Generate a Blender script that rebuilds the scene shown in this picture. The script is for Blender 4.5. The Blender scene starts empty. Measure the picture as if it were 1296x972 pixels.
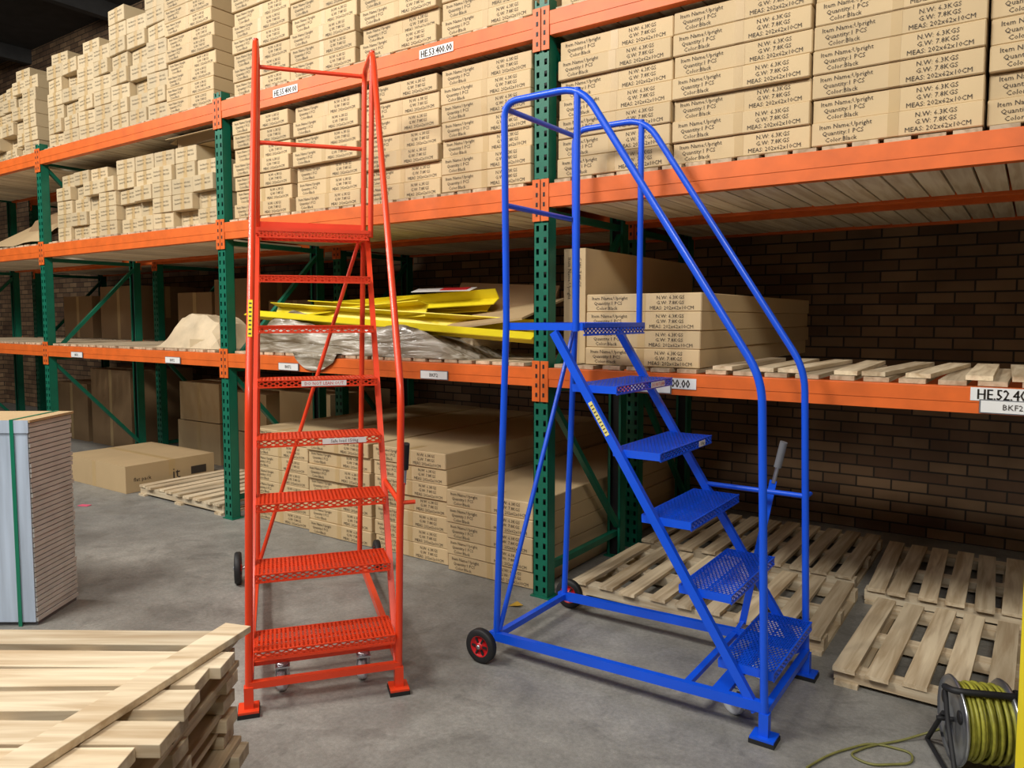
import bpy, math, random, bmesh
from mathutils import Vector, Matrix, noise
random.seed(7)
scene = bpy.context.scene
scene.view_settings.view_transform = 'Standard'
scene.view_settings.look = 'None'
scene.view_settings.exposure = -0.36

# ------------------------------------------------------------------ materials
def lin(c):
    out = []
    for v in c:
        v = v / 255.0
        out.append(v / 12.92 if v <= 0.04045 else ((v + 0.055) / 1.055) ** 2.4)
    return (out[0], out[1], out[2], 1.0)

def new_mat(name):
    m = bpy.data.materials.new(name)
    m.use_nodes = True
    nt = m.node_tree
    b = nt.nodes["Principled BSDF"]
    return m, nt, b

def mat(name, rgb, rough=0.5, metal=0.0, var=0.12, scale=6.0, bump=0.0, stretch=(1, 1, 1), rand=0.0, coat=0.0, spec=0.5):
    m, nt, b = new_mat(name)
    N, L = nt.nodes, nt.links
    col = lin(rgb)
    tc = N.new("ShaderNodeTexCoord")
    mp = N.new("ShaderNodeMapping")
    mp.inputs["Scale"].default_value = stretch
    L.new(tc.outputs["Object"], mp.inputs["Vector"])
    no = N.new("ShaderNodeTexNoise")
    no.inputs["Scale"].default_value = scale
    no.inputs["Detail"].default_value = 5
    L.new(mp.outputs[0], no.inputs["Vector"])
    mr = N.new("ShaderNodeMapRange")
    mr.inputs[1].default_value = 0.3
    mr.inputs[2].default_value = 0.7
    mr.inputs[3].default_value = 1.0 - var
    mr.inputs[4].default_value = 1.0 + var
    L.new(no.outputs["Fac"], mr.inputs[0])
    val = mr.outputs[0]
    if rand > 0:
        oi = N.new("ShaderNodeObjectInfo")
        m2 = N.new("ShaderNodeMapRange")
        m2.inputs[3].default_value = 1.0 - rand
        m2.inputs[4].default_value = 1.0 + rand
        L.new(oi.outputs["Random"], m2.inputs[0])
        mu = N.new("ShaderNodeMath"); mu.operation = 'MULTIPLY'
        L.new(val, mu.inputs[0]); L.new(m2.outputs[0], mu.inputs[1])
        val = mu.outputs[0]
    hs = N.new("ShaderNodeHueSaturation")
    hs.inputs["Color"].default_value = col
    L.new(val, hs.inputs["Value"])
    L.new(hs.outputs[0], b.inputs["Base Color"])
    b.inputs["Roughness"].default_value = rough
    b.inputs["Metallic"].default_value = metal
    b.inputs["Specular IOR Level"].default_value = spec
    if coat:
        b.inputs["Coat Weight"].default_value = coat
        b.inputs["Coat Roughness"].default_value = 0.15
    if bump:
        bp = N.new("ShaderNodeBump")
        bp.inputs["Strength"].default_value = bump
        bp.inputs["Distance"].default_value = 0.01
        L.new(no.outputs["Fac"], bp.inputs["Height"])
        L.new(bp.outputs[0], b.inputs["Normal"])
    return m

def wood_mat(name, rgb1, rgb2, axis_scale, rough=0.75):
    m, nt, b = new_mat(name)
    N, L = nt.nodes, nt.links
    tc = N.new("ShaderNodeTexCoord")
    geo = N.new("ShaderNodeNewGeometry")
    mp = N.new("ShaderNodeMapping"); mp.inputs["Scale"].default_value = axis_scale
    L.new(tc.outputs["Object"], mp.inputs["Vector"])
    ofs = N.new("ShaderNodeVectorMath"); ofs.operation = 'ADD'
    sc = N.new("ShaderNodeMath"); sc.operation = 'MULTIPLY'; sc.inputs[1].default_value = 40
    L.new(geo.outputs["Random Per Island"], sc.inputs[0])
    L.new(mp.outputs[0], ofs.inputs[0]); L.new(sc.outputs[0], ofs.inputs[1])
    no = N.new("ShaderNodeTexNoise"); no.inputs["Scale"].default_value = 3; no.inputs["Detail"].default_value = 6
    no.inputs["Distortion"].default_value = 0.5
    L.new(ofs.outputs[0], no.inputs["Vector"])
    cr = N.new("ShaderNodeValToRGB")
    cr.color_ramp.elements[0].position = 0.34; cr.color_ramp.elements[0].color = lin(rgb1)
    cr.color_ramp.elements[1].position = 0.62; cr.color_ramp.elements[1].color = lin(rgb2)
    L.new(no.outputs["Fac"], cr.inputs["Fac"])
    mr = N.new("ShaderNodeMapRange"); mr.inputs[3].default_value = 0.74; mr.inputs[4].default_value = 1.1
    L.new(geo.outputs["Random Per Island"], mr.inputs[0])
    hs = N.new("ShaderNodeHueSaturation")
    L.new(cr.outputs[0], hs.inputs["Color"]); L.new(mr.outputs[0], hs.inputs["Value"])
    L.new(hs.outputs[0], b.inputs["Base Color"])
    b.inputs["Roughness"].default_value = rough
    bp = N.new("ShaderNodeBump"); bp.inputs["Strength"].default_value = 0.3; bp.inputs["Distance"].default_value = 0.004
    L.new(no.outputs["Fac"], bp.inputs["Height"]); L.new(bp.outputs[0], b.inputs["Normal"])
    return m

M_RED = mat("paint_red", (232, 66, 28), 0.4, var=0.05, coat=0.2)
M_BLUE = mat("paint_blue", (10, 84, 226), 0.4, var=0.05, coat=0.2)
M_ORANGE = mat("rack_orange", (222, 104, 38), 0.48, var=0.12, scale=9)
M_GREEN = mat("rack_green", (8, 104, 80), 0.45, var=0.12, scale=9)
M_CARD = mat("cardboard", (200, 175, 134), 0.65, var=0.05, scale=3, rand=0.09)
M_CARD2 = mat("cardboard_small", (198, 178, 142), 0.65, var=0.06, scale=3, rand=0.12)
M_CARD3 = mat("cardboard_dark", (150, 122, 88), 0.75, var=0.1, scale=3)
M_CARD4 = mat("cardboard_mid", (188, 162, 122), 0.7, var=0.06, scale=3)
M_SEAM = mat("carton_seam", (120, 92, 58), 0.8, var=0.1)
M_TAPE = mat("packing_tape", (190, 162, 116), 0.42, var=0.05)
M_INK = mat("ink", (60, 52, 44), 0.7, var=0.02)
M_BLACK = mat("black_rubber_hole_shade", (28, 28, 30), 0.6, var=0.1)
M_GREY = mat("grey_grip", (110, 112, 116), 0.6, var=0.1)
M_WHEELRED = mat("wheel_hub_red", (190, 20, 28), 0.4, var=0.05)
M_STEEL = mat("zinc_steel", (190, 194, 200), 0.28, metal=0.9, var=0.08)
M_CASTOR = mat("castor_wheel", (205, 210, 215), 0.4, var=0.05)
M_WHITE = mat("label_white", (232, 232, 230), 0.45, var=0.02)
M_YEL = mat("safety_yellow", (238, 218, 40), 0.4, var=0.06)
M_STRAP = mat("green_strap", (20, 120, 90), 0.35, var=0.05)
M_PANEL = mat("panel_wrap_blue", (180, 194, 212), 0.3, var=0.2, scale=14, stretch=(1.5, 1, .12))
M_PANEDGE = mat("panel_edges", (206, 205, 200), 0.6, var=0.12, scale=8)
M_WOODX = wood_mat("pine_x", (192, 168, 134), (230, 214, 184), (0.6, 9, 9))
M_WOODY = wood_mat("pine_y", (182, 158, 124), (226, 208, 176), (9, 0.6, 9))
M_DECK = wood_mat("deck_wood", (168, 146, 116), (208, 190, 160), (9, 0.6, 9))
M_DECKL = wood_mat("close_board_wood", (210, 190, 160), (240, 228, 204), (9, 0.6, 9))
M_CABLE = mat("cable_green_yellow", (166, 164, 62), 0.45, var=0.25, scale=40)
M_CABLE2 = mat("cable_olive", (122, 120, 66), 0.5, var=0.2, scale=20)
M_LEAF = mat("dry_leaf", (190, 150, 50), 0.7)
M_PINK = mat("pink_paper", (220, 90, 120), 0.7)
M_ROOF = mat("roof_sheet", (60, 60, 60), 0.8, var=0.2)
M_REDL = mat("label_red", (200, 30, 40), 0.5)
M_PAPER = mat("paper_wrap", (200, 180, 148), .6, var=.18, scale=6, bump=.3)

def plastic():
    m, nt, b = new_mat("stretch_wrap")
    N, L = nt.nodes, nt.links
    b.inputs["Roughness"].default_value = 0.2
    tc = N.new("ShaderNodeTexCoord")
    mp = N.new("ShaderNodeMapping"); mp.inputs["Scale"].default_value = (1.0, 5, 7)
    mp.inputs["Rotation"].default_value = (0, .1, .1)
    L.new(tc.outputs["Object"], mp.inputs["Vector"])
    no = N.new("ShaderNodeTexNoise"); no.inputs["Scale"].default_value = 3.2; no.inputs["Detail"].default_value = 5; no.inputs["Distortion"].default_value = 0.8
    L.new(mp.outputs[0], no.inputs["Vector"])
    cr = N.new("ShaderNodeValToRGB")
    cr.color_ramp.elements[0].position = 0.36; cr.color_ramp.elements[0].color = lin((104, 90, 70))
    cr.color_ramp.elements[1].position = 0.66; cr.color_ramp.elements[1].color = lin((206, 200, 188))
    e = cr.color_ramp.elements.new(.5); e.color = lin((150, 140, 122))
    L.new(no.outputs["Fac"], cr.inputs["Fac"]); L.new(cr.outputs[0], b.inputs["Base Color"])
    bp = N.new("ShaderNodeBump"); bp.inputs["Strength"].default_value = 0.7; bp.inputs["Distance"].default_value = 0.02
    L.new(no.outputs["Fac"], bp.inputs["Height"]); L.new(bp.outputs[0], b.inputs["Normal"])
    return m
M_WRAP = plastic()

def concrete():
    m, nt, b = new_mat("concrete_floor")
    N, L = nt.nodes, nt.links
    tc = N.new("ShaderNodeTexCoord")
    def nz(s, d, dist=0.0, r=.5):
        n = N.new("ShaderNodeTexNoise"); n.inputs["Scale"].default_value = s; n.inputs["Detail"].default_value = d
        n.inputs["Distortion"].default_value = dist; n.inputs["Roughness"].default_value = r
        L.new(tc.outputs["Object"], n.inputs["Vector"]); return n
    def mrg(src, a, b_, c, d):
        r = N.new("ShaderNodeMapRange"); r.inputs[1].default_value = a; r.inputs[2].default_value = b_; r.inputs[3].default_value = c; r.inputs[4].default_value = d
        L.new(src, r.inputs[0]); return r.outputs[0]
    def mul(a, b_):
        m_ = N.new("ShaderNodeMath"); m_.operation = 'MULTIPLY'; L.new(a, m_.inputs[0]); L.new(b_, m_.inputs[1]); return m_.outputs[0]
    n1 = nz(0.9, 8, 0, .65); n2 = nz(60, 4); n3 = nz(3.5, 10, 1.2, .6); n4 = nz(1.9, 14, 2.4, .75); n5 = nz(220, 2); n6 = nz(9, 8, .6, .7)
    cr = N.new("ShaderNodeValToRGB")
    cr.color_ramp.elements[0].position = 0.3; cr.color_ramp.elements[0].color = lin((114, 113, 109))
    cr.color_ramp.elements[1].position = 0.7; cr.color_ramp.elements[1].color = lin((160, 158, 151))
    L.new(n1.outputs["Fac"], cr.inputs["Fac"])
    v = mul(mrg(n2.outputs["Fac"], .3, .7, .84, 1.1), mrg(n3.outputs["Fac"], .35, .6, .86, 1.04))
    v = mul(v, mrg(n4.outputs["Fac"], .38, .47, .80, 1.0))
    v = mul(v, mrg(n5.outputs["Fac"], .3, .7, .88, 1.12))
    v = mul(v, mrg(n6.outputs["Fac"], .35, .65, .9, 1.08))
    hs = N.new("ShaderNodeHueSaturation")
    L.new(cr.outputs[0], hs.inputs["Color"]); L.new(v, hs.inputs["Value"])
    L.new(hs.outputs[0], b.inputs["Base Color"])
    L.new(mrg(n3.outputs["Fac"], .3, .7, .42, .6), b.inputs["Roughness"])
    bp = N.new("ShaderNodeBump"); bp.inputs["Strength"].default_value = 0.2; bp.inputs["Distance"].default_value = 0.005
    L.new(n2.outputs["Fac"], bp.inputs["Height"]); L.new(bp.outputs[0], b.inputs["Normal"])
    return m

def brick(swap):
    m, nt, b = new_mat("brickwork")
    N, L = nt.nodes, nt.links
    tc = N.new("ShaderNodeTexCoord")
    sp = N.new("ShaderNodeSeparateXYZ"); cb = N.new("ShaderNodeCombineXYZ")
    L.new(tc.outputs["Object"], sp.inputs[0])
    L.new(sp.outputs[1 if swap else 0], cb.inputs[0]); L.new(sp.outputs[2], cb.inputs[1])
    br = N.new("ShaderNodeTexBrick")
    br.inputs["Scale"].default_value = 1.0
    br.inputs["Brick Width"].default_value = 0.225
    br.inputs["Row Height"].default_value = 0.076
    br.inputs["Mortar Size"].default_value = 0.006
    br.inputs["Color1"].default_value = lin((158, 128, 96))
    br.inputs["Color2"].default_value = lin((108, 82, 62))
    br.inputs["Mortar"].default_value = lin((62, 54, 46))
    L.new(cb.outputs[0], br.inputs["Vector"])
    no = N.new("ShaderNodeTexNoise"); no.inputs["Scale"].default_value = 2.5; no.inputs["Detail"].default_value = 6
    L.new(tc.outputs["Object"], no.inputs["Vector"])
    mr = N.new("ShaderNodeMapRange"); mr.inputs[1].default_value = 0.3; mr.inputs[2].default_value = 0.7; mr.inputs[3].default_value = 0.65; mr.inputs[4].default_value = 1.1
    L.new(no.outputs["Fac"], mr.inputs[0])
    hs = N.new("ShaderNodeHueSaturation")
    L.new(br.outputs["Color"], hs.inputs["Color"]); L.new(mr.outputs[0], hs.inputs["Value"])
    L.new(hs.outputs[0], b.inputs["Base Color"])
    b.inputs["Roughness"].default_value = 0.85
    bp = N.new("ShaderNodeBump"); bp.inputs["Strength"].default_value = 0.6; bp.inputs["Distance"].default_value = 0.01; bp.invert = True
    L.new(br.outputs["Fac"], bp.inputs["Height"]); L.new(bp.outputs[0], b.inputs["Normal"])
    return m

# ------------------------------------------------------------------ mesh builder
_text_cache = {}
def text_polys(s, size):
    key = (s, size)
    if key in _text_cache:
        return _text_cache[key]
    cu = bpy.data.curves.new("t", 'FONT')
    cu.body = s; cu.size = size; cu.resolution_u = 1
    ob = bpy.data.objects.new("t", cu)
    scene.collection.objects.link(ob)
    dg = bpy.context.evaluated_depsgraph_get(); dg.update()
    me = bpy.data.meshes.new_from_object(ob.evaluated_get(dg))
    r = ([v.co.copy() for v in me.vertices], [list(p.vertices) for p in me.polygons])
    bpy.data.objects.remove(ob); bpy.data.curves.remove(cu); bpy.data.meshes.remove(me)
    _text_cache[key] = r
    return r

class MB:
    def __init__(self):
        self.v = []; self.f = []; self.mi = []; self.sm = []; self.mats = []
    def m(self, mt):
        if mt not in self.mats:
            self.mats.append(mt)
        return self.mats.index(mt)
    def add(self, vs, fs, mt, smooth=False):
        o = len(self.v); i = self.m(mt)
        self.v += [Vector(x) for x in vs]
        for f in fs:
            self.f.append([o + k for k in f]); self.mi.append(i); self.sm.append(smooth)
    def box(self, c, s, mt, R=None):
        c = Vector(c); hx, hy, hz = s[0] / 2, s[1] / 2, s[2] / 2
        vs = []
        for x, y, z in ((-1, -1, -1), (1, -1, -1), (1, 1, -1), (-1, 1, -1), (-1, -1, 1), (1, -1, 1), (1, 1, 1), (-1, 1, 1)):
            p = Vector((x * hx, y * hy, z * hz))
            if R is not None: p = R @ p
            vs.append(c + p)
        self.add(vs, [(0, 3, 2, 1), (4, 5, 6, 7), (0, 1, 5, 4), (1, 2, 6, 5), (2, 3, 7, 6), (3, 0, 4, 7)], mt)
    def bb(self, lo, hi, mt):
        self.box([(lo[i] + hi[i]) / 2 for i in range(3)], [hi[i] - lo[i] for i in range(3)], mt)
    def beam(self, p0, p1, w, h, mt, up=(0, 0, 1)):
        p0 = Vector(p0); p1 = Vector(p1); d = p1 - p0; ln = d.length
        if ln < 1e-6: return
        x = d / ln; up = Vector(up)
        if abs(x.dot(up)) > 0.98: up = Vector((0, 1, 0)) if abs(x.y) < 0.9 else Vector((1, 0, 0))
        y = up.cross(x).normalized(); z = x.cross(y)
        R = Matrix((x, y, z)).transposed()
        self.box((p0 + p1) / 2, (ln, w, h), mt, R)
    def tube(self, pts, r, mt, seg=12, closed=False):
        pts = [Vector(p) for p in pts]; n = len(pts)
        tans = []
        for i in range(n):
            if closed: t = pts[(i + 1) % n] - pts[i - 1]
            elif i == 0: t = pts[1] - pts[0]
            elif i == n - 1: t = pts[-1] - pts[-2]
            else: t = (pts[i + 1] - pts[i]).normalized() + (pts[i] - pts[i - 1]).normalized()
            tans.append(t.normalized())
        a = Vector((0, 0, 1)) if abs(tans[0].z) < 0.9 else Vector((1, 0, 0))
        u = (a - tans[0] * a.dot(tans[0])).normalized()
        vs = []; fs = []
        for i in range(n):
            u = (u - tans[i] * u.dot(tans[i])).normalized()
            w = tans[i].cross(u)
            for k in range(seg):
                an = 2 * math.pi * k / seg
                vs.append(pts[i] + (u * math.cos(an) + w * math.sin(an)) * r)
        rings = n if closed else n - 1
        for i in range(rings):
            j = (i + 1) % n
            for k in range(seg):
                k2 = (k + 1) % seg
                fs.append((i * seg + k, i * seg + k2, j * seg + k2, j * seg + k))
        self.add(vs, fs, mt, True)
        if not closed:
            self.add(vs[:seg], [list(range(seg))[::-1]], mt); self.add(vs[-seg:], [list(range(seg))], mt)
    def lathe(self, prof, c, axis, mt, seg=28, smooth=True):
        c = Vector(c); ax = Vector(axis).normalized()
        a = Vector((0, 0, 1)) if abs(ax.z) < 0.9 else Vector((1, 0, 0))
        u = (a - ax * a.dot(ax)).normalized(); w = ax.cross(u)
        vs = []; fs = []; n = len(prof)
        for k in range(seg):
            an = 2 * math.pi * k / seg; d = u * math.cos(an) + w * math.sin(an)
            for r, h in prof: vs.append(c + d * r + ax * h)
        for k in range(seg):
            k2 = (k + 1) % seg
            for i in range(n - 1):
                fs.append((k * n + i, k2 * n + i, k2 * n + i + 1, k * n + i + 1))
        self.add(vs, fs, mt, smooth)
    def lattice(self, o, U, V, lu, lv, pu, pv, bw, bt, mt):
        o = Vector(o); U = Vector(U).normalized(); V = Vector(V).normalized(); Nn = U.cross(V)
        for sgn in (1, -1):
            k = -int(lv / pv) - 1
            kmax = int(lu / pu) + int(lv / pv) + 2
            while k <= kmax:
                u0 = k * pu
                t0, t1 = 0.0, lv / pv
                if sgn > 0:
                    t0 = max(t0, (0 - u0) / pu); t1 = min(t1, (lu - u0) / pu)
                else:
                    t0 = max(t0, (u0 - lu) / pu); t1 = min(t1, u0 / pu)
                if t1 - t0 > 0.05:
                    a = o + U * (u0 + sgn * t0 * pu) + V * (t0 * pv)
                    b = o + U * (u0 + sgn * t1 * pu) + V * (t1 * pv)
                    self.beam(a, b, bw, bt, mt, up=Nn)
                k += 1
    def text(self, s, size, o, X, Y, mt, xscale=1.0, align=0):
        vs, fs = text_polys(s, size)
        o = Vector(o); X = Vector(X); Y = Vector(Y)
        off = 0
        if align: off = -max(v.x for v in vs) * xscale * (0.5 if align == 1 else 1)
        self.add([o + X * (v.x * xscale + off) + Y * v.y for v in vs], fs, mt)
    def mesh(self, name):
        me = bpy.data.meshes.new(name)
        me.from_pydata([tuple(v) for v in self.v], [], self.f)
        for mt in self.mats: me.materials.append(mt)
        me.polygons.foreach_set("material_index", self.mi)
        me.polygons.foreach_set("use_smooth", self.sm)
        me.update()
        return me
    def obj(self, name, loc=(0, 0, 0), rot=0.0, parent=None, bevel=0.0):
        ob = bpy.data.objects.new(name, self.mesh(name))
        scene.collection.objects.link(ob)
        ob.location = loc; ob.rotation_euler = (0, 0, rot)
        if parent: ob.parent = parent
        if bevel:
            md = ob.modifiers.new("bevel", 'BEVEL'); md.width = bevel; md.segments = 2; md.limit_method = 'ANGLE'; md.angle_limit = math.radians(50)
        return ob

def empty(name, loc=(0, 0, 0), rot=0.0):
    e = bpy.data.objects.new(name, None); e.empty_display_size = 0.2
    scene.collection.objects.link(e); e.location = loc; e.rotation_euler = (0, 0, rot)
    return e

def fillet(pts, rad, n=6):
    pts = [Vector(p) for p in pts]; out = [pts[0]]
    for i in range(1, len(pts) - 1):
        r = rad[i - 1] if isinstance(rad, (list, tuple)) else rad
        p = pts[i]; a = (pts[i - 1] - p); b = (pts[i + 1] - p)
        r = min(r, a.length * .45, b.length * .45)
        A = p + a.normalized() * r; B = p + b.normalized() * r
        for k in range(n + 1):
            t = k / n
            out.append(A * (1 - t) ** 2 + p * 2 * t * (1 - t) + B * t * t)
    out.append(pts[-1])
    return out

# ------------------------------------------------------------------ room
XL, XR, YF, YB, ZC = -15.0, 5.0, -6.0, 5.75, 5.8
mb = MB(); mb.bb((XL, YF, -0.1), (XR, YB, 0), concrete()); mb.obj("floor")
mb = MB(); mb.bb((XL, YB, 0), (XR, YB + .2, ZC), brick(False)); mb.obj("wall_back")
mb = MB(); mb.bb((XL - .2, YF, 0), (XL, YB + .2, ZC), brick(True)); mb.obj("wall_left")
mb = MB(); mb.bb((XR, YF, 0), (XR + .2, YB + .2, ZC), brick(True)); mb.obj("wall_right")
mb = MB(); mb.bb((XL - .2, YF - .2, 0), (XR + .2, YF, ZC), brick(False)); mb.obj("wall_front")
mb = MB(); mb.bb((XL - .2, YF - .2, ZC), (XR + .2, YB + .2, ZC + .1), M_ROOF)
for i in range(7):
    x = XL + 1.5 + i * 2.9
    mb.bb((x - .06, YF, ZC - .22), (x + .06, YB, ZC), M_ROOF)
mb.obj("ceiling")

# ------------------------------------------------------------------ rack
RX = [-10.55, -7.72, -4.90, -2.13, 0.72]
YFR = 3.32
LV = [(1.19, .10), (2.13, .12), (2.99, .12)]      # beam centre, beam height
UPZ = 3.13
rack = empty("pallet_racking", (0, 0, 0))
def upright(mb, x, y, z1, face):
    hw = .046; d = .07
    cols = [-hw, -.032, -.015, .015, .032, hw]
    yf = y; pitch = .06; n = int(z1 / pitch)
    vs = []; fs = []
    def q(xa, xb, za, zb, yy):
        o = len(vs); vs.extend([(x + xa, yy, za), (x + xb, yy, za), (x + xb, yy, zb), (x + xa, yy, zb)]); fs.append((o, o + 1, o + 2, o + 3))
    for c in (0, 2, 4):
        q(cols[c], cols[c + 1], 0, n * pitch, yf)
    for i in range(n):
        for c in (1, 3):
            q(cols[c], cols[c + 1], i * pitch, i * pitch + .03, yf)
    mb.add(vs, fs, M_GREEN)
    s = face
    mb.bb((x - hw, min(y, y + s * d), 0), (x - hw + .003, max(y, y + s * d), n * pitch), M_GREEN)
    mb.bb((x + hw - .003, min(y, y + s * d), 0), (x + hw, max(y, y + s * d), n * pitch), M_GREEN)
    for sg in (-1, 1):
        mb.bb((min(x + sg * hw, x + sg * .028), min(y + s * d, y + s * (d - .003)), 0), (max(x + sg * hw, x + sg * .028), max(y + s * d, y + s * (d - .003)), n * pitch), M_GREEN)
    mb.bb((x - hw + .004, min(y + s * .045, y + s * .047), 0), (x + hw - .004, max(y + s * .045, y + s * .047), n * pitch), M_BLACK)  # black sheet inside the post stands in for shade behind its holes
    mb.bb((x - .06, min(y - s * .01, y + s * .09), 0), (x + .06, max(y - s * .01, y + s * .09), .008), M_GREEN)
for j, (ya, yb) in enumerate(((YFR, 4.24), (4.42, 5.32))):
    for x in RX:
        mb = MB()
        upright(mb, x, ya, UPZ, 1); upright(mb, x, yb, UPZ, -1)
        zs = [.15, 1.12, 2.05, 2.95]
        for k, z in enumerate(zs):
            mb.beam((x, ya + .05, z), (x, yb - .05, z), .035, .035, M_GREEN)
            if k < len(zs) - 1:
                a, b = (ya + .06, yb - .06) if k % 2 == 1 else (yb - .06, ya + .06)
                mb.beam((x + .02, a, z + .05), (x + .02, b, zs[k + 1] - .05), .035, .03, M_GREEN)
        mb.obj("upright_frame", parent=rack)
for (z, h) in LV:
    mb = MB()
    rows = [(YFR - .005, 1), (4.24, -1)]
    if z > 2: rows += [(4.42, 1), (5.32, -1)]
    for (y, s) in rows:
        for a, b in zip(RX[:-1], RX[1:]):
            y0, y1 = min(y, y + s * .05), max(y, y + s * .05)
            mb.bb((a + .05, y0, z - h / 2), (b - .05, y1, z + h / 2), M_ORANGE)
            yy = y - s * .0025
            mb.bb((a + .05, min(yy, y), z - h * .08), (b - .05, max(yy, y), z + h * .48), M_ORANGE)
            for xc, sg in ((a, 1), (b, -1)):
                x0, x1 = sorted((xc + sg * .003, xc + sg * .05))
                ypl = y - s * .006
                mb.bb((x0, min(ypl, y), z - .13), (x1, max(ypl, y), z + .085), M_ORANGE)
                for k in range(4):
                    zz = z - .105 + k * .05
                    mb.bb((xc + sg * .022 - .006, min(ypl - s * .002, ypl), zz), (xc + sg * .022 + .006, max(ypl - s * .002, ypl), zz + .022), M_BLACK)  # connector holes: small black boxes, their inner shade put in as colour
    if z < 2:
        for y, s in ((4.42, 1), (5.32, -1)):
            for a, b in zip(RX[:2], RX[1:3]):
                mb.bb((a + .05, min(y, y + s * .05), z - h / 2), (b - .05, max(y, y + s * .05), z + h / 2), M_ORANGE)
    mb.obj("beams", parent=rack, bevel=.003)
mb = MB()
def blabel(x, z, s, w=.25, h=.05, size=.055):
    y = YFR - .009
    mb.bb((x - w / 2, y - .001, z - h / 2), (x + w / 2, y, z + h / 2), M_WHITE)
    for dx in (-.0012, 0.0012):
        mb.text(s, size, (x + dx, y - .002, z - size * .34), (1, 0, 0), (0, 0, 1), M_INK, xscale=.78, align=1)
blabel(-4.14, 3.0, "HE.55.400.00"); blabel(-2.83, 3.0, "HE.53.400.00")
blabel(-1.42, 1.195, "HE.53.400.00", w=.29); blabel(-.06, 1.215, "HE.52.400.00", w=.27)
blabel(-9.0, 2.995, "HE.57.400.00")
for x in (-7.1, -5.56, -4.16, -2.86, -.06, -1.50):
    y = YFR - .014
    mb.bb((x - .10, y - .002, 1.148), (x + .10, y, 1.192), M_WHITE)
    mb.bb((x - .105, y, 1.144), (x + .105, y + .004, 1.196), M_GREY)
    mb.text("BKF2", .03, (x, y - .004, 1.160), (1, 0, 0), (0, 0, 1), M_INK, align=1)
mb.obj("beam_labels", parent=rack)

def deck(x0, x1, y0, y1, z, step=.118, w=.095, name="deck_slats", irregular=.004, m=M_DECK):
    mb = MB(); x = x0 + w / 2
    while x < x1 - w / 2:
        a = random.uniform(-irregular, irregular)
        mb.box((x, (y0 + y1) / 2 + random.uniform(-.012, .012), z + .01 + random.uniform(0, .002)), (w, y1 - y0, .018), m, Matrix.Rotation(a, 3, 'Z'))
        x += step
    mb.obj(name, parent=rack)
for i, (a, b) in enumerate(zip(RX[:-1], RX[1:])):
    for li, (z, h) in enumerate(LV):
        zt = z + h / 2
        if li == 0:
            deck(a + .07, b - .07, 3.35, 4.25, zt, irregular=.012, step=.135 if i == 3 else .118)
            if i < 2: deck(a + .07, b - .07, 4.4, 5.33, zt)
        else:
            deck(a + .07, b - .07, 3.34, 4.26, zt)
            deck(a + .07, b - .07, 4.38, 5.33, zt)
            deck(a + .07, b - .07, 3.385, 4.175, z - h / 2 + .012, step=.108, w=.098, name="close_boards", irregular=.002, m=M_DECKL)
            deck(a + .07, b - .07, 4.485, 5.255, z - h / 2 + .012, step=.108, w=.098, name="close_boards", irregular=.002, m=M_DECKL)
mb = MB()
for k in range(11):
    x = -1.17 + k * .165 + random.uniform(-.025, .025)
    mb.box((x, 3.83, 1.271), (.09, .92, .018), M_WOODY, Matrix.Rotation(random.uniform(-.10, .04), 3, 'Z'))
mb.obj("loose_deck_boards", parent=rack)

# ------------------------------------------------------------------ cartons
def carton_mesh(name, w, d, h, cardm, kind, seed=0):
    mb = MB()
    e = .004
    vs = []
    for (x, sx) in ((0, 1), (w, -1)):
        for (y, sy) in ((0, 1), (d, -1)):
            for (z, sz) in ((0, 1), (h, -1)):
                vs += [(x, y + sy * e, z + sz * e), (x + sx * e, y, z + sz * e), (x + sx * e, y + sy * e, z)]
    bm = bmesh.new()
    for v in vs: bm.verts.new(v)
    bmesh.ops.convex_hull(bm, input=bm.verts)
    bm.verts.index_update()
    mb.add([v.co.copy() for v in bm.verts], [[v.index for v in f.verts] for f in bm.faces], cardm)
    bm.free()
    y = -.0008
    if kind == 1:
        mb.bb((w * .47, y, .003), (w * .47 + .04, 0, h - .003), M_TAPE)
        L1 = ["Item Name:Upright", "Quantity:1 PCS", "Color:Black"]; L2 = ["N.W: 6.3KGS", "G.W: 7.8KGS", "MEAS: 202x62x10CM"]
        ss = .026
        for i, s in enumerate(L1):
            mb.text(s, ss, (.03 + i * .012, -.002, h - .031 - i * .027), (1, 0, 0), (0, 0, 1), M_INK, .98)
        for i, s in enumerate(L2):
            mb.text(s, ss, (w * .57 + (0 if i == 2 else .035), -.002, h - .031 - i * .027), (1, 0, 0), (0, 0, 1), M_INK, .98)
        mb.bb((w * .46, 0.002, h - .0005), (w * .46 + .05, .15, h + .0006), M_TAPE)
    elif kind == 2:
        mb.bb((w * .42, y, .003), (w * .42 + .05, 0, h - .003), M_TAPE)
        for i, s in enumerate(["Item Name:Foot", "Quantity:4 PCS"]):
            mb.text(s, .02, (.03, -.002, h - .045 - i * .03), (1, 0, 0), (0, 0, 1), M_INK, .8)
        for i, s in enumerate(["N.W: 9KGS", "MEAS: 60CM"]):
            mb.text(s, .02, (w * .6, -.002, h - .045 - i * .03), (1, 0, 0), (0, 0, 1), M_INK, .75)
    return mb.mesh(name)
CW, CH = .612, .0965
C_FLAT = carton_mesh("flat_carton", CW, 2.0, CH, M_CARD, 1)
C_SMALL = carton_mesh("small_carton", .27, .6, .122, M_CARD2, 2)

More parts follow.
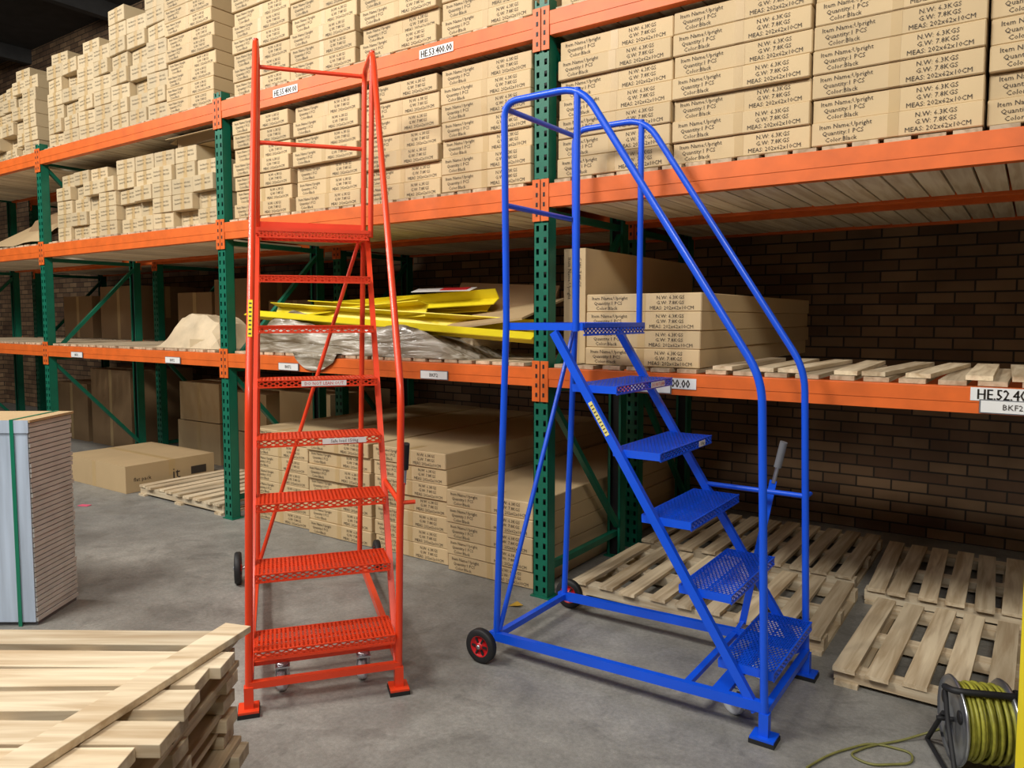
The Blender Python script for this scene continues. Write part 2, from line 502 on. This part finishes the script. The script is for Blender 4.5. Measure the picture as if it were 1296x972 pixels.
def stack(name, x0, y0, z0, cols, pitch, me=C_FLAT, ch=.098, jit=.02, rotj=.008, zs=1.0):
    e = empty(name, (x0, y0, z0)); e.scale = (1, 1, zs)
    for c, rows in enumerate(cols):
        off = random.uniform(-jit, jit)
        for r in range(rows):
            o = bpy.data.objects.new("carton", me)
            scene.collection.objects.link(o); o.parent = e
            o.location = (c * pitch + random.uniform(-.004, .004), max(-.02, off + random.uniform(-jit, jit)), r * ch)
            o.rotation_euler = (0, 0, random.uniform(-rotj, rotj))
    return e
stack("carton_stack", -2.05, 3.37, 2.215, [7, 7, 7, 7], .622)
stack("carton_stack", -4.78, 3.37, 2.215, [7, 7, 7, 7], .65)
stack("carton_stack", -4.78, 3.37, 3.075, [9, 9, 9, 9], .65)
stack("carton_stack", -2.05, 3.37, 3.075, [3, 3, 3, 3], .622)
stack("carton_stack", -5.62, 3.38, 3.075, [10], .65)
stack("carton_stack", -2.83, 3.39, .002, [5], .65)
stack("carton_stack", -4.78, 3.44, .002, [7, 7, 7], .65)
stack("carton_stack", -1.90, 3.40, 1.262, [4], .65, ch=.0975, zs=.92)
stack("carton_stack", -7.60, 3.40, 2.215, [5, 5, 5, 4, 5, 5, 5, 5, 4], .283, me=C_SMALL, ch=.1235, jit=.05, rotj=.05)
stack("carton_stack", -7.62, 3.40, 3.075, [7, 6, 7, 6, 8, 7, 8], .283, me=C_SMALL, ch=.1235, jit=.07, rotj=.07)
stack("carton_stack", -10.4, 3.40, 3.075, [5, 6, 6, 6, 5, 6, 6, 7, 6], .283, me=C_SMALL, ch=.1235, jit=.07, rotj=.07)

mb = MB()
mb.bb((-2.075, 3.46, 1.262), (-1.945, 4.95, 1.865), M_CARD)
mb.bb((-2.03, 3.4595, 1.262), (-1.98, 3.46, 1.865), M_TAPE)
for i, s in enumerate(["Item Name:Upright", "N.W: 6.3KGS", "G.W: 7.8KGS"]):
    mb.text(s, .028, (-2.05 + .03 * i, 3.458, 1.82), (0, 0, -1), (1, 0, 0), M_INK)
mb.obj("upright_carton", bevel=.005)

def big_box(name, lo, hi, m=M_CARD3, txt=None, rot=0):
    c = Vector([(lo[i] + hi[i]) / 2 for i in range(3)]); s = [hi[i] - lo[i] for i in range(3)]
    c.z = lo[2]
    mb = MB()
    mb.bb((-s[0] / 2, -s[1] / 2, 0), (s[0] / 2, s[1] / 2, s[2]), m)
    mb.bb((-s[0] / 2, -.03, s[2]), (s[0] / 2, .03, s[2] + .001), M_TAPE)
    mb.bb((s[0] / 2, -.03, s[2] * .4), (s[0] / 2 + .001, .03, s[2]), M_TAPE)
    mb.bb((-.03, -s[1] / 2 - .001, 0), (.03, -s[1] / 2, s[2]), M_TAPE)
    if txt:
        mb.text(txt, s[2] * .6, (s[0] / 2 + .002, s[1] * .0, s[2] * .25), (0, 1, 0), (0, 0, 1), M_INK)
        mb.text("flat pack", s[2] * .2, (s[0] / 2 + .002, -s[1] * .42, s[2] * .4), (0, 1, 0), (0, 0, 1), M_INK)
        mb.bb((s[0] / 2, s[1] * .22, s[2] * .3), (s[0] / 2 + .002, s[1] * .4, s[2] * .6), M_INK)
    mb.obj(name, loc=c, rot=rot, bevel=.006)
big_box("flatpack_box", (-7.4, 3.30, .001), (-6.32, 4.14, .235), M_CARD4, "it")
for (x, z, w, h) in ((-7.5, 0, .75, .42), (-6.7, 0, .8, .38), (-5.85, 0, .75, .45), (-7.45, .43, .7, .4), (-6.7, .39, .7, .38), (-5.8, .46, .7, .36)):
    big_box("cardboard_box", (x, 4.5, z + .001), (x + w, 5.25, z + h), M_CARD4)
for (x, w, h) in ((-7.4, .6, .5), (-6.75, .55, .62), (-5.9, .75, .4), (-9.9, .7, .5), (-9.0, .8, .6)):
    big_box("cardboard_box", (x, 4.48, 1.262), (x + w, 5.2, 1.262 + h), M_CARD3)
for (x, w, h) in ((-10.2, .8, .7), (-9.3, .9, .9), ):
    big_box("cardboard_box", (x, 4.48, .001), (x + w, 5.25, h), M_CARD3)
mb = MB()
bx = (-5.62, 3.44, 2.215 + 5 * .1235 + .002)
w_, d_, h_ = .62, .5, .08
for lo, hi in (((0, 0, 0), (w_, d_, .004)), ((0, 0, 0), (w_, .004, h_)), ((0, d_ - .004, 0), (w_, d_, h_)), ((0, 0, 0), (.004, d_, h_)), ((w_ - .004, 0, 0), (w_, d_, h_))):
    mb.bb(lo, hi, M_CARD4)
mb.beam((w_ / 2, 0, h_), (w_ / 2, -.1, h_ - .03), w_, .004, M_CARD4)
mb.beam((0, d_ / 2, h_), (-.10, d_ / 2, h_ - .03), d_, .004, M_CARD4)
mb.obj("open_cardboard_box", loc=bx)

mb = MB()
vs = []; fs = []
for i in range(9):
    for j in range(5):
        u = i / 8; v = j / 4
        vs.append((-9.2 + u * 1.3, 3.40 + .5 * v + .03 * math.sin(u * 6), 2.225 + v * .3 * (1 - .4 * u) + .12 * u * math.sin(v * 3) + .01 * (1 + math.sin(u * 9))))
for i in range(8):
    for j in range(4): fs.append((i * 5 + j, (i + 1) * 5 + j, (i + 1) * 5 + j + 1, i * 5 + j + 1))
mb.add(vs, fs, M_CARD4, True)
mb.box((-8.5, 3.75, 2.47), (.85, .012, .36), M_CARD3, Matrix.Rotation(-.6, 3, 'X') @ Matrix.Rotation(-.2, 3, 'Y'))
mb.obj("cardboard_sheet")

# ------------------------------------------------------------------ crumpled wraps
pile = empty("wrapped_yellow_rack_guards", (-3.5, 3.7, 1.26))
def rel(mb, name):
    ob = mb.obj(name); ob.parent = pile; ob.matrix_parent_inverse = Matrix.Translation((3.5, -3.7, -1.26)); return ob
mb = MB(); vs = []; fs = []
nx, ny = 130, 44
x0, x1, y0, y1 = -4.72, -2.68, 3.355, 3.95
for i in range(nx + 1):
    for j in range(ny + 1):
        u = i / nx; v = j / ny
        eu = min(1, u * 7, (1 - u) * 3.5); ev = min(1, v * 6, (1 - v) * 4)
        env = math.sin(min(eu, 1) * math.pi / 2) * math.sin(min(ev, 1) * math.pi / 2)
        x = x0 + u * (x1 - x0); y = y0 + v * (y1 - y0)
        tubes = .045 * abs(math.sin(v * math.pi * 3.5 + .4 * u + .3))
        fold = noise.noise(Vector((x * 1.6, y * 9 + x * 2, 1))) * .06 + abs(noise.noise(Vector((x * 5 + y * 6, y * 18, 5)))) * .045
        big = noise.noise(Vector((x * 2.2, y * 1.5, 9))) * .08
        z = 1.262 + env * (.155 + .05 * (1 - u) * v + tubes + fold + big)
        y += env * .02 * noise.noise(Vector((x * 6, z * 9, 2))) - (0.03 * env if v < .3 else 0)
        vs.append((x, y, max(1.2605, z)))
for i in range(nx):
    for j in range(ny):
        a = i * (ny + 1) + j; b = (i + 1) * (ny + 1) + j
        fs.append((a, b, b + 1, a + 1))
mb.add(vs, fs, M_WRAP, True)
rel(mb, "stretch_wrap")
mb = MB(); vs = []; fs = []
for i in range(21):
    for j in range(9):
        u = i / 20; v = j / 8
        x = -4.1 + u * .42 + .02 * noise.noise(Vector((u * 5, v * 3, 0)))
        zz = 1.275 - v * .11 * (math.sin(math.pi * u) ** .6 + .1)
        yy = 3.30 - .012 * abs(noise.noise(Vector((u * 9, v * 3, 4)))) - (.0 if v > .1 else -.05)
        vs.append((x, yy, zz))
for i in range(20):
    for j in range(8):
        a = i * 9 + j; fs.append((a, a + 9, a + 10, a + 1))
mb.add(vs, fs, M_WRAP, True); rel(mb, "wrap_tail")

mb = MB()
def angle_bar(p0, p1, w=.07, roll=0.0):
    p0 = Vector(p0); p1 = Vector(p1)
    up = Vector((0, math.sin(roll), math.cos(roll)))
    x = (p1 - p0).normalized(); s = up.cross(x).normalized(); u = x.cross(s)
    mb.beam(p0, p1, w, .006, M_YEL, up=u)
    mb.beam(p0 + s * w / 2 + u * -w / 2, p1 + s * w / 2 + u * -w / 2, .006, w, M_YEL, up=u)
angle_bar((-4.75, 3.42, 1.54), (-2.25, 3.44, 1.40), .07, -.5)
angle_bar((-4.7, 3.62, 1.60), (-2.3, 3.66, 1.47), .08, .4)
angle_bar((-4.5, 3.8, 1.63), (-2.7, 3.95, 1.53), .07, .0)
angle_bar((-4.75, 3.95, 1.54), (-3.2, 3.6, 1.60), .08, .3)
angle_bar((-4.8, 3.75, 1.54), (-2.4, 3.82, 1.43), .08, .8)
angle_bar((-4.45, 3.55, 1.50), (-3.4, 3.9, 1.66), .07, -.2)
for k in range(6):
    angle_bar((-4.6 + .05 * k, 4.05 - k * .03, 1.42 + .035 * k), (-3.3 + .1 * k, 4.1 - k * .05, 1.48 + .035 * k), .07, .2 * k)
mb.bb((-4.55, 3.6, 1.262), (-4.45, 4.1, 1.45), M_WOODY); mb.bb((-2.9, 3.6, 1.262), (-2.8, 4.0, 1.38), M_WOODY)
rel(mb, "yellow_guards")
mb = MB()
mb.box((-2.85, 3.95, 1.57), (.8, .012, .34), M_CARD3, Matrix.Rotation(-.5, 3, 'X') @ Matrix.Rotation(.06, 3, 'Y'))
mb.box((-2.7, 3.75, 1.52), (.66, .5, .012), M_CARD4, Matrix.Rotation(.25, 3, 'X') @ Matrix.Rotation(-.12, 3, 'Y'))
mb.box((-3.2, 3.8, 1.685), (.5, .08, .003), M_WHITE, Matrix.Rotation(.3, 3, 'X'))
mb.box((-3.1, 3.8, 1.69), (.22, .05, .004), M_REDL, Matrix.Rotation(.3, 3, 'X'))
rel(mb, "torn_cardboard")

mb = MB(); vs = []; fs = []
nx, ny = 16, 8
for i in range(nx + 1):
    for j in range(ny + 1):
        u = i / nx; v = j / ny
        env = min(1, u * 4, (1 - u) * 9) * min(1, v * 5, (1 - v) * 5)
        x = -5.95 + u * .82; y = 3.38 + v * .5
        prof = .16 + .1 * math.sin(u * 2.8 + .3)
        z = 1.2625 + env * (prof + .05 * noise.noise(Vector((x * 6, y * 6, 2))))
        vs.append((x + .02 * noise.noise(Vector((x * 9, y * 9, 0))), y, z))
for i in range(nx):
    for j in range(ny):
        a = i * (ny + 1) + j; fs.append((a, a + ny + 1, a + ny + 2, a + 1))
mb.add(vs, fs, M_PAPER, False)
mb.box((-5.35, 3.45, 1.30), (.2, .1, .07), M_CARD2, Matrix.Rotation(.2, 3, 'Z'))
mb.obj("crushed_parcel")

# ------------------------------------------------------------------ pallets on the floor
def pallet(x0, x1, y0, y1, rot=0.0, n=8, top=.09):
    cx, cy = (x0 + x1) / 2, (y0 + y1) / 2; w = x1 - x0; d = y1 - y0
    mb = MB()
    for k in range(n):
        x = -w / 2 + .05 + k * (w - .1) / (n - 1)
        mb.box((x + random.uniform(-.012, .012), random.uniform(-.015, .015), top - .01), (.085, d, .018), M_WOODY, Matrix.Rotation(random.uniform(-.02, .02), 3, 'Z'))
    for yy in (-d / 2 + .06, 0, d / 2 - .06):
        mb.bb((-w / 2, yy - .04, .018), (w / 2, yy + .04, top - .0195), M_WOODX)
    for xx in (-w / 2 + .05, 0, w / 2 - .05):
        mb.bb((xx - .045, -d / 2, 0), (xx + .045, d / 2, .0175), M_WOODY)
    mb.obj("wood_pallet", loc=(cx, cy, 0), rot=rot)
pallet(-2.02, -.72, 3.44, 4.26, 0, 9)
pallet(-.62, .62, 3.19, 4.13, -.02, 10, top=.08)
pallet(-2.02, -.76, 4.34, 5.3, 0, 10)
pallet(-.70, .60, 4.24, 5.22, .02, 11)
pallet(-6.20, -5.02, 3.34, 4.26, 0, 9)

# ------------------------------------------------------------------ step ladders
def ladder(name, P0, rot, W, zp, n, paint, zb, sb, wheel_r, lean=0.0):
    root = empty(name, (P0[0], P0[1], 0), rot)
    def P(s, w, z): return Vector((-s, w + lean * z, z))
    rise = zp / (n + 1)
    slope = .86 / 1.35
    sfp = .78 + (zp - 1.477) * slope * 1.0
    sst = .03 + (zp - .035 - .1) * slope
    sr = sfp + .352
    sbase = sr + .045
    zt = zp + .925
    r = .0145
    mb = MB()
    for w in (0, W):
        path = [P(0, w, .03), P(sb, w, zb), P(sfp - .02, w, zt), P(sr, w, zt), P(sr - .01, w, zp), P(sbase, w, .1)]
        mb.tube(fillet(path, [.09, .1, .07, .03]), r, paint)
        mb.tube([P(sfp, w, zp - .03), P(sfp, w, zt)], r * .95, paint)
    for z in (zt - .025, zp + .50):
        mb.tube([P(sr, 0, z), P(sr, W, z)], r * .8, paint)
    mb.tube([P(sbase - .01, 0.01, .12), P(sr - .02, W - .03, zp - .03)], r * .75, paint)
    for w in (0, W):
        mb.beam(P(0, w, .125), P(sbase + .03, w, .092), .026, .038, paint)
    mb.beam(P(.0, 0, .11), P(.0, W, .11), .026, .026, paint)
    mb.beam(P(sbase, 0, .095), P(sbase, W, .095), .026, .026, paint)
    mb.beam(P(.17, 0, .125), P(.17, W, .125), .06, .016, paint)
    mb.beam(P(.30, 0.02, .115), P(.30, W - .02, .115), .026, .02, paint)
    for w in (.004, W - .004):
        mb.beam(P(.03, w, .1), P(sst, w, zp - .035), .025, .032, paint)
    mb.tube([P(.015, W, .765), P(.03 + (.765 - .1) * slope, W, .765)], r * .75, paint)
    mb.tube([P(.015, W, .765), P(.015, W + .06, .765)], r * .6, paint)
    for w in (0, W):
        mb.box(P(0, w, .02), (.085, .075, .008), paint)
        mb.box(P(0, w, .008), (.09, .08, .016), M_BLACK)
        mb.box(P(0, w, .06), (.034, .034, .09), paint)
    mb.obj("frame", parent=root)
    mb = MB()
    td = .20
    PU, PV, BW, BT = .033, .016, .0052, .0022
    def sctr(i): return .03 + (rise * i - .1) * slope - .045 - (.03 if (i == 4 and n == 5) else 0)
    for i in range(1, n + 1):
        z = rise * i
        sc = sctr(i)
        s0, s1 = sc - td / 2, sc + td / 2
        w0, w1 = .02, W - .02
        mb.lattice(P(s0, w0, z), (0, 1, 0), (-1, 0, 0), w1 - w0, td, PU, PV, BW, BT, paint)
        mb.lattice(P(s0, w0, z - .030), (0, 1, 0), (0, 0, 1), w1 - w0, .030, PU, PV, BW, BT, paint)
        mb.beam(P(s0, w0, z), P(s0, w1, z), .006, .005, paint)
        mb.beam(P(s0, w0, z - .030), P(s0, w1, z - .030), .005, .007, paint)
        mb.beam(P(s1, w0, z - .008), P(s1, w1, z - .008), .004, .02, paint)
        for w in (w0, w1):
            mb.beam(P(s0, w, z - .014), P(s1, w, z - .014), .005, .03, paint)
        mb.beam(P(sc, w0, z - .006), P(sc, w1, z - .006), .004, .010, paint)
    s0, s1 = sfp - .03, sr
    w0, w1 = .012, W - .012
    mb.lattice(P(s0, w0, zp), (0, 1, 0), (-1, 0, 0), w1 - w0, s1 - s0, PU, PV, BW, BT, paint)
    for w in (w0, w1): mb.beam(P(s0, w, zp - .012), P(s1, w, zp - .012), .02, .03, paint)
    mb.beam(P(s0, w0, zp - .006), P(s0, w1, zp - .006), .008, .018, paint)
    mb.beam(P(s1, w0, zp - .012), P(s1, w1, zp - .012), .02, .03, paint)
    mb.lattice(P(s0, w0, zp - .045), (0, 1, 0), (0, 0, 1), w1 - w0, .04, PU, PV, BW, BT, paint)
    mb.beam(P(s0, w0, zp - .045), P(s0, w1, zp - .045), .006, .007, paint)
    if n > 5:   # kick plate behind the platform
        mb.beam(P(s1 - .012, w0, zp + .035), P(s1 - .012, w1, zp + .035), .003, .08, paint)
    mb.obj("treads", parent=root)
    mb = MB()
    R = wheel_r
    wo = .085 if n == 5 else .105
    mb.tube([P(sbase + .02, -wo - .022, R), P(sbase + .02, W + wo + .022, R)], .009, M_STEEL)
    for w in (-wo, W + wo):
        c = P(sbase + .02, w, R)
        mb.lathe([(R * .62, -.016), (R * .93, -.018), (R, -.010), (R, .010), (R * .93, .018), (R * .62, .016), (R * .62, -.016)], c, (0, 1, 0), M_BLACK)
        for sg in (-1, 1):
            mb.lathe([(0.0001, sg * .02), (R * .2, sg * .02), (R * .22, sg * .010), (R * .5, sg * .007), (R * .55, sg * .014), (R * .66, sg * .0155)], c, (0, 1, 0), M_WHEELRED)
            for k in range(6):
                a = k * math.pi / 3
                d = Vector((math.cos(a), 0, math.sin(a)))
                mb.beam(c + d * R * .22 + Vector((0, sg * .012, 0)), c + d * R * .55 + Vector((0, sg * .012, 0)), .008, .006, M_BLACK, up=(0, 1, 0))
            mb.lathe([(0.0001, sg * .026), (R * .12, sg * .025), (R * .12, sg * .018)], c, (0, 1, 0), M_STEEL)
    mb.obj("rear_wheels", parent=root)
    mb = MB()
    for w in (.125, W - .125):
        c = P(.15, w, .046)
        mb.lathe([(0.0001, -.016), (.014, -.017), (.030, -.012), (.038, -.016), (.044, -.013), (.046, 0), (.044, .013), (.038, .016), (.030, .012), (.014, .017), (0.0001, .016)], c, (.35, 1, 0), M_CASTOR, seg=24)
        ax = Vector((.35, 1, 0)).normalized()
        for sg in (-1, 1):
            mb.beam(c + ax * sg * .023, c + ax * sg * .023 + Vector((.012, 0, .062)), .03, .003, M_STEEL, up=ax)
        mb.box(c + Vector((.012, 0, .062)), (.055, .055, .006), M_STEEL)
        mb.lathe([(.0001, .0), (.024, 0), (.024, .010), (.0001, .010)], c + Vector((.01, 0, .064)), (0, 0, 1), M_STEEL)
    mb.obj("castors", parent=root)
    mb = MB()
    wl = W + (.065 if n == 5 else .05)
    s_top = .14 if n == 5 else .20
    mb.beam(P(s_top + .15, wl, .14), P(s_top + .03, wl, .80), .006, .03, paint, up=(1, 0, 0))
    mb.beam(P(s_top + .15, wl, .14), P(s_top + .15, W, .13), .02, .02, paint)
    mb.tube([P(s_top + .03, wl, .79), P(s_top, wl, .93)], .009, M_STEEL)
    mb.tube([P(s_top + .015, wl, .86), P(s_top + .011, wl, .875), P(s_top - .008, wl, .965), P(s_top - .01, wl, .972)], .016, M_GREY if n == 5 else M_BLACK)
    mb.obj("castor_lever", parent=root)
    mb = MB()
    def lip_label(i, w, wd, txt, ink=M_REDL):
        z = rise * i; s0 = sctr(i) - td / 2
        mb.box(P(s0 - .0065, w, z - .016), (.001, wd, .024), M_WHITE)
        mb.text(txt, .02, P(s0 - .008, w, z - .0225), (0, 1, 0), (0, 0, 1), ink, .95, align=1)
    if n > 5:
        lip_label(5, W * .54, .2, "DO NOT LEAN OUT"); lip_label(4, W * .68, .19, "Safe load 150kg", M_INK)
    else:
        lip_label(5, W * .68, .14, "DO NOT LEAN", M_REDL); lip_label(4, W * .75, .07, "150kg", M_INK)
    if n > 5:
        zz = 1.42
        f = (zz - zb) / (zt - zb); ss = sb + f * (sfp - .02 - sb)
        t = (P(sfp - .02, 0, zt) - P(sb, 0, zb)).normalized()
        nrm = Vector((1, 0, .6)).normalized()
        base = P(ss, 0, zz) + nrm * .0145
        mb.beam(base, base + t * .17, .016, .002, M_YEL, up=nrm)
        for q in range(8):
            b0 = base + nrm * .0012
            mb.beam(b0 + t * (.010 + .020 * q), b0 + t * (.017 + .020 * q), .010, .001, M_INK, up=nrm)
    else:
        t = Vector((-slope, 0, 1)).normalized()
        zz = 1.04; ss = .03 + (zz - .1) * slope
        M_STK = mat("sticker_yellow", (226, 214, 130), .4)
        mb.beam(P(ss, -.0095, zz), P(ss, -.0095, zz) + t * .15, .018, .002, M_STK, up=(0, 1, 0))
        for q in range(9):
            a = P(ss, -.0110, zz) + t * (.012 + .015 * q)
            mb.beam(a, a + t * .004, .012, .001, M_INK, up=(0, 1, 0))
    mb.obj("stickers", parent=root)
    return root
ladder("blue_warehouse_steps", (-.735, 2.62), 0.0, .585, 1.477, 5, M_BLUE, 1.29, .037, .075)
ladder("red_warehouse_steps", (-2.40, 1.69), math.atan2(-.638, .77) + math.radians(2.0), .57, 1.95, 7, M_RED, 1.20, .026, .09, lean=.022)

# ------------------------------------------------------------------ foreground stacks (rotated ~35 deg to the rack)
CA = math.radians(34.9)
def cam2w(R, F): return (math.cos(CA) * R - math.sin(CA) * F, math.sin(CA) * R + math.cos(CA) * F)
mb = MB()
LW, LD = 1.3, 1.15
z = 0.0
while z < .50:
    dx = random.uniform(-.03, .0)
    for yy in (-.05, -LD * .36, -LD * .68, -LD + .04):
        mb.box((-LW / 2 + dx - .03 + random.uniform(-.02, .02), yy, z + .02), (LW, .085, .038), M_WOODX, Matrix.Rotation(random.uniform(-.02, .02), 3, 'Z'))
    z += .0395
    for xx in (-.09, -LW * .33, -LW * .66, -LW + .05):
        mb.box((xx + dx + random.uniform(-.02, .02), -LD / 2, z + .0095), (.09, LD, .018), M_WOODY, Matrix.Rotation(random.uniform(-.015, .015), 3, 'Z'))
    z += .0195
y = -.045
while y > -LD:
    mb.box((-LW / 2 - .02 + random.uniform(-.045, .01), y, z + .0165), (LW + .05, .098, .032), M_WOODX, Matrix.Rotation(random.uniform(-.02, .02), 3, 'Z'))
    y -= .128 + random.uniform(-.012, .012)
zt = z + .0335
a = Vector((-.035, -.01, zt + .011)); b = Vector((-.36, -1.12, zt + .011))
mb.beam(a, b, .088, .02, M_WOODX)
px, py = cam2w(-.785, 2.20)
mb.obj("wood_pallet_stack", loc=(px, py, 0), rot=CA, bevel=.002)

mb = MB()
PW, PD, PH = 1.0, .34, 1.0
nl = 40
for k in range(nl):
    z0 = .02 + k * (PH - .02) / nl
    j = random.uniform(-.003, .003)
    mb.bb((-PW + j, 0, z0), (j, PD + j, z0 + (PH - .02) / nl - .005), M_PANEDGE)
mb.bb((-PW, -.008, .02), (-.004, -.004, PH), M_PANEL)
mb.bb((-PW + .01, .01, .0), (-.005, PD - .005, PH - .01), M_GREY)
mb.bb((-PW - .01, -.012, PH), (.012, PD + .01, PH + .012), M_CARD4)
mb.bb((-PW - .01, -.014, PH - .05), (.004, -.010, PH + .012), M_PANEL)
for xx in (-.075, -.6):
    mb.bb((xx - .009, -.016, .0), (xx + .009, -.013, PH + .014), M_STRAP)
    mb.bb((xx - .009, -.016, PH + .012), (xx + .009, PD + .014, PH + .015), M_STRAP)
px, py = cam2w(-2.32, 3.577)
mb.obj("wrapped_panel_stack", loc=(px, py, 0), rot=CA)

# ------------------------------------------------------------------ cable reel
mb = MB()
ax = Vector((1, .0, 0)); hh = .075
C = Vector((0, 0, .165))
for sg in (-1, 1):
    mb.lathe([(.0001, sg * hh), (.045, sg * hh), (.05, sg * (hh + .008)), (.11, sg * (hh + .004)), (.135, sg * hh), (.14, sg * (hh + .006)), (.143, sg * hh), (.138, sg * (hh - .005)), (.0001, sg * (hh - .006))], C, ax, M_STEEL, seg=40)
    for k in range(3):
        a = k * 2.094 + .5
        mb.lathe([(.0001, .0), (.022, .0), (.022, .002), (.0001, .002)], C + Vector((sg * (hh + .006), math.cos(a) * .085, math.sin(a) * .085)), (sg, 0, 0), M_BLACK, seg=16)
mb.lathe([(.05, -hh), (.05, hh)], C, ax, M_BLACK)
for layer, rr in enumerate((.075, .09, .105, .118)):
    nn = 11
    for k in range(nn):
        x = -hh + .011 + k * (2 * hh - .022) / (nn - 1) + random.uniform(-.002, .002)
        r2 = rr + random.uniform(-.004, .006)
        tl = random.uniform(-.006, .006)
        mb.tube([C + Vector((x + tl * math.cos(t * math.pi / 14), r2 * math.cos(t * math.pi / 14), r2 * math.sin(t * math.pi / 14))) for t in range(28)], .0062, M_CABLE, seg=6, closed=True)
for sg in (-1, 1):
    x = sg * (hh + .03)
    mb.tube(fillet([C + Vector((x, -.15, -.155)), C + Vector((x, -.04, .01)), C + Vector((x, 0, .12))], .04), .008, M_BLACK, seg=8)
    mb.tube([C + Vector((x, .15, -.155)), C + Vector((x, .0, .02))], .008, M_BLACK, seg=8)
    mb.tube([C + Vector((x, -.15, -.155)), C + Vector((x, .15, -.155))], .008, M_BLACK, seg=8)
mb.tube(fillet([C + Vector((-hh - .03, 0, .11)), C + Vector((-hh - .02, -.06, .125)), C + Vector((hh + .02, -.06, .125)), C + Vector((hh + .03, 0, .11))], .03), .011, M_BLACK, seg=10)
mb.tube([C + Vector((-hh - .05, 0, 0)), C + Vector((hh + .05, 0, 0))], .008, M_BLACK, seg=8)
tr = [C + Vector((-.06, .10, -.08)), Vector((-.10, .17, .02)), Vector((-.20, .12, .006)), Vector((-.32, .06, .006)), Vector((-.40, -.01, .006)), Vector((-.34, -.06, .006)), Vector((-.20, -.02, .006)), Vector((-.18, .05, .006)), Vector((-.30, .09, .006)), Vector((-.46, -.02, .006)), Vector((-.55, -.12, .006))]
mb.tube(fillet(tr, .06), .0042, M_CABLE2, seg=6)
px, py = cam2w(1.545, 2.40)
mb.obj("cable_reel", loc=(px, py, 0), rot=CA - .22)

mb = MB()
mb.bb((0, 0, 0), (.1, .1, 1.1), M_YEL)
mb.bb((-.0, -.05, 0), (.15, .15, .01), M_YEL)
px, py = cam2w(1.392, 1.90)
mb.obj("yellow_guard_post", loc=(px, py, 0), rot=CA, bevel=.008)

mb = MB()
mb.add([(0, 0, .003), (.05, .01, .012), (.06, .05, .004), (.015, .06, .014)], [(0, 1, 2, 3)], M_LEAF); mb.obj("dry_leaf", loc=(-2.2, 3.12, 0))
mb = MB(); mb.box((0, 0, .003), (.09, .05, .003), M_PINK); mb.obj("paper_scrap", loc=(-6.2, 2.9, 0), rot=.4)

# ------------------------------------------------------------------ lights
def area(name, loc, target, sx, sy, power, col):
    d = bpy.data.lights.new(name, 'AREA'); d.shape = 'RECTANGLE'; d.size = sx; d.size_y = sy; d.energy = power; d.color = col
    o = bpy.data.objects.new(name, d); scene.collection.objects.link(o)
    o.location = loc
    o.rotation_euler = (Vector(target) - Vector(loc)).to_track_quat('-Z', 'Y').to_euler()
    return o
area("high_bay_lamp", (-3.8, -.6, 5.2), (-3.0, 3.0, 1.4), 1.5, .6, 300, (1, .95, .86))
area("high_bay_lamp", (1.2, -1.4, 5.2), (-.6, 3.2, 1.2), 1.5, .6, 215, (1, .95, .86))
area("high_bay_lamp", (-8.5, -.4, 5.2), (-7.5, 3.2, 1.8), 1.5, .6, 270, (1, .96, .9))
area("soft_overhead_fill", (-3.5, -2.5, 5.6), (-3.5, 0.8, 0), 9, 3, 340, (.96, .97, 1))  # added unseen fill that softens the shadows; the roof has no opening
w = bpy.data.worlds.new("world"); scene.world = w; w.use_nodes = True
w.node_tree.nodes["Background"].inputs[0].default_value = (.7, .8, 1, 1)
w.node_tree.nodes["Background"].inputs[1].default_value = .3

# ------------------------------------------------------------------ camera
cd = bpy.data.cameras.new("camera"); cd.sensor_width = 36; cd.lens = 950 / 1296 * 36; cd.clip_start = .05
cd.shift_y = -17 / 1296
co = bpy.data.objects.new("camera", cd); scene.collection.objects.link(co)
co.location = (0, 0, 1.5)
co.rotation_euler = (math.radians(86.0), 0, math.radians(34.9))
scene.camera = co
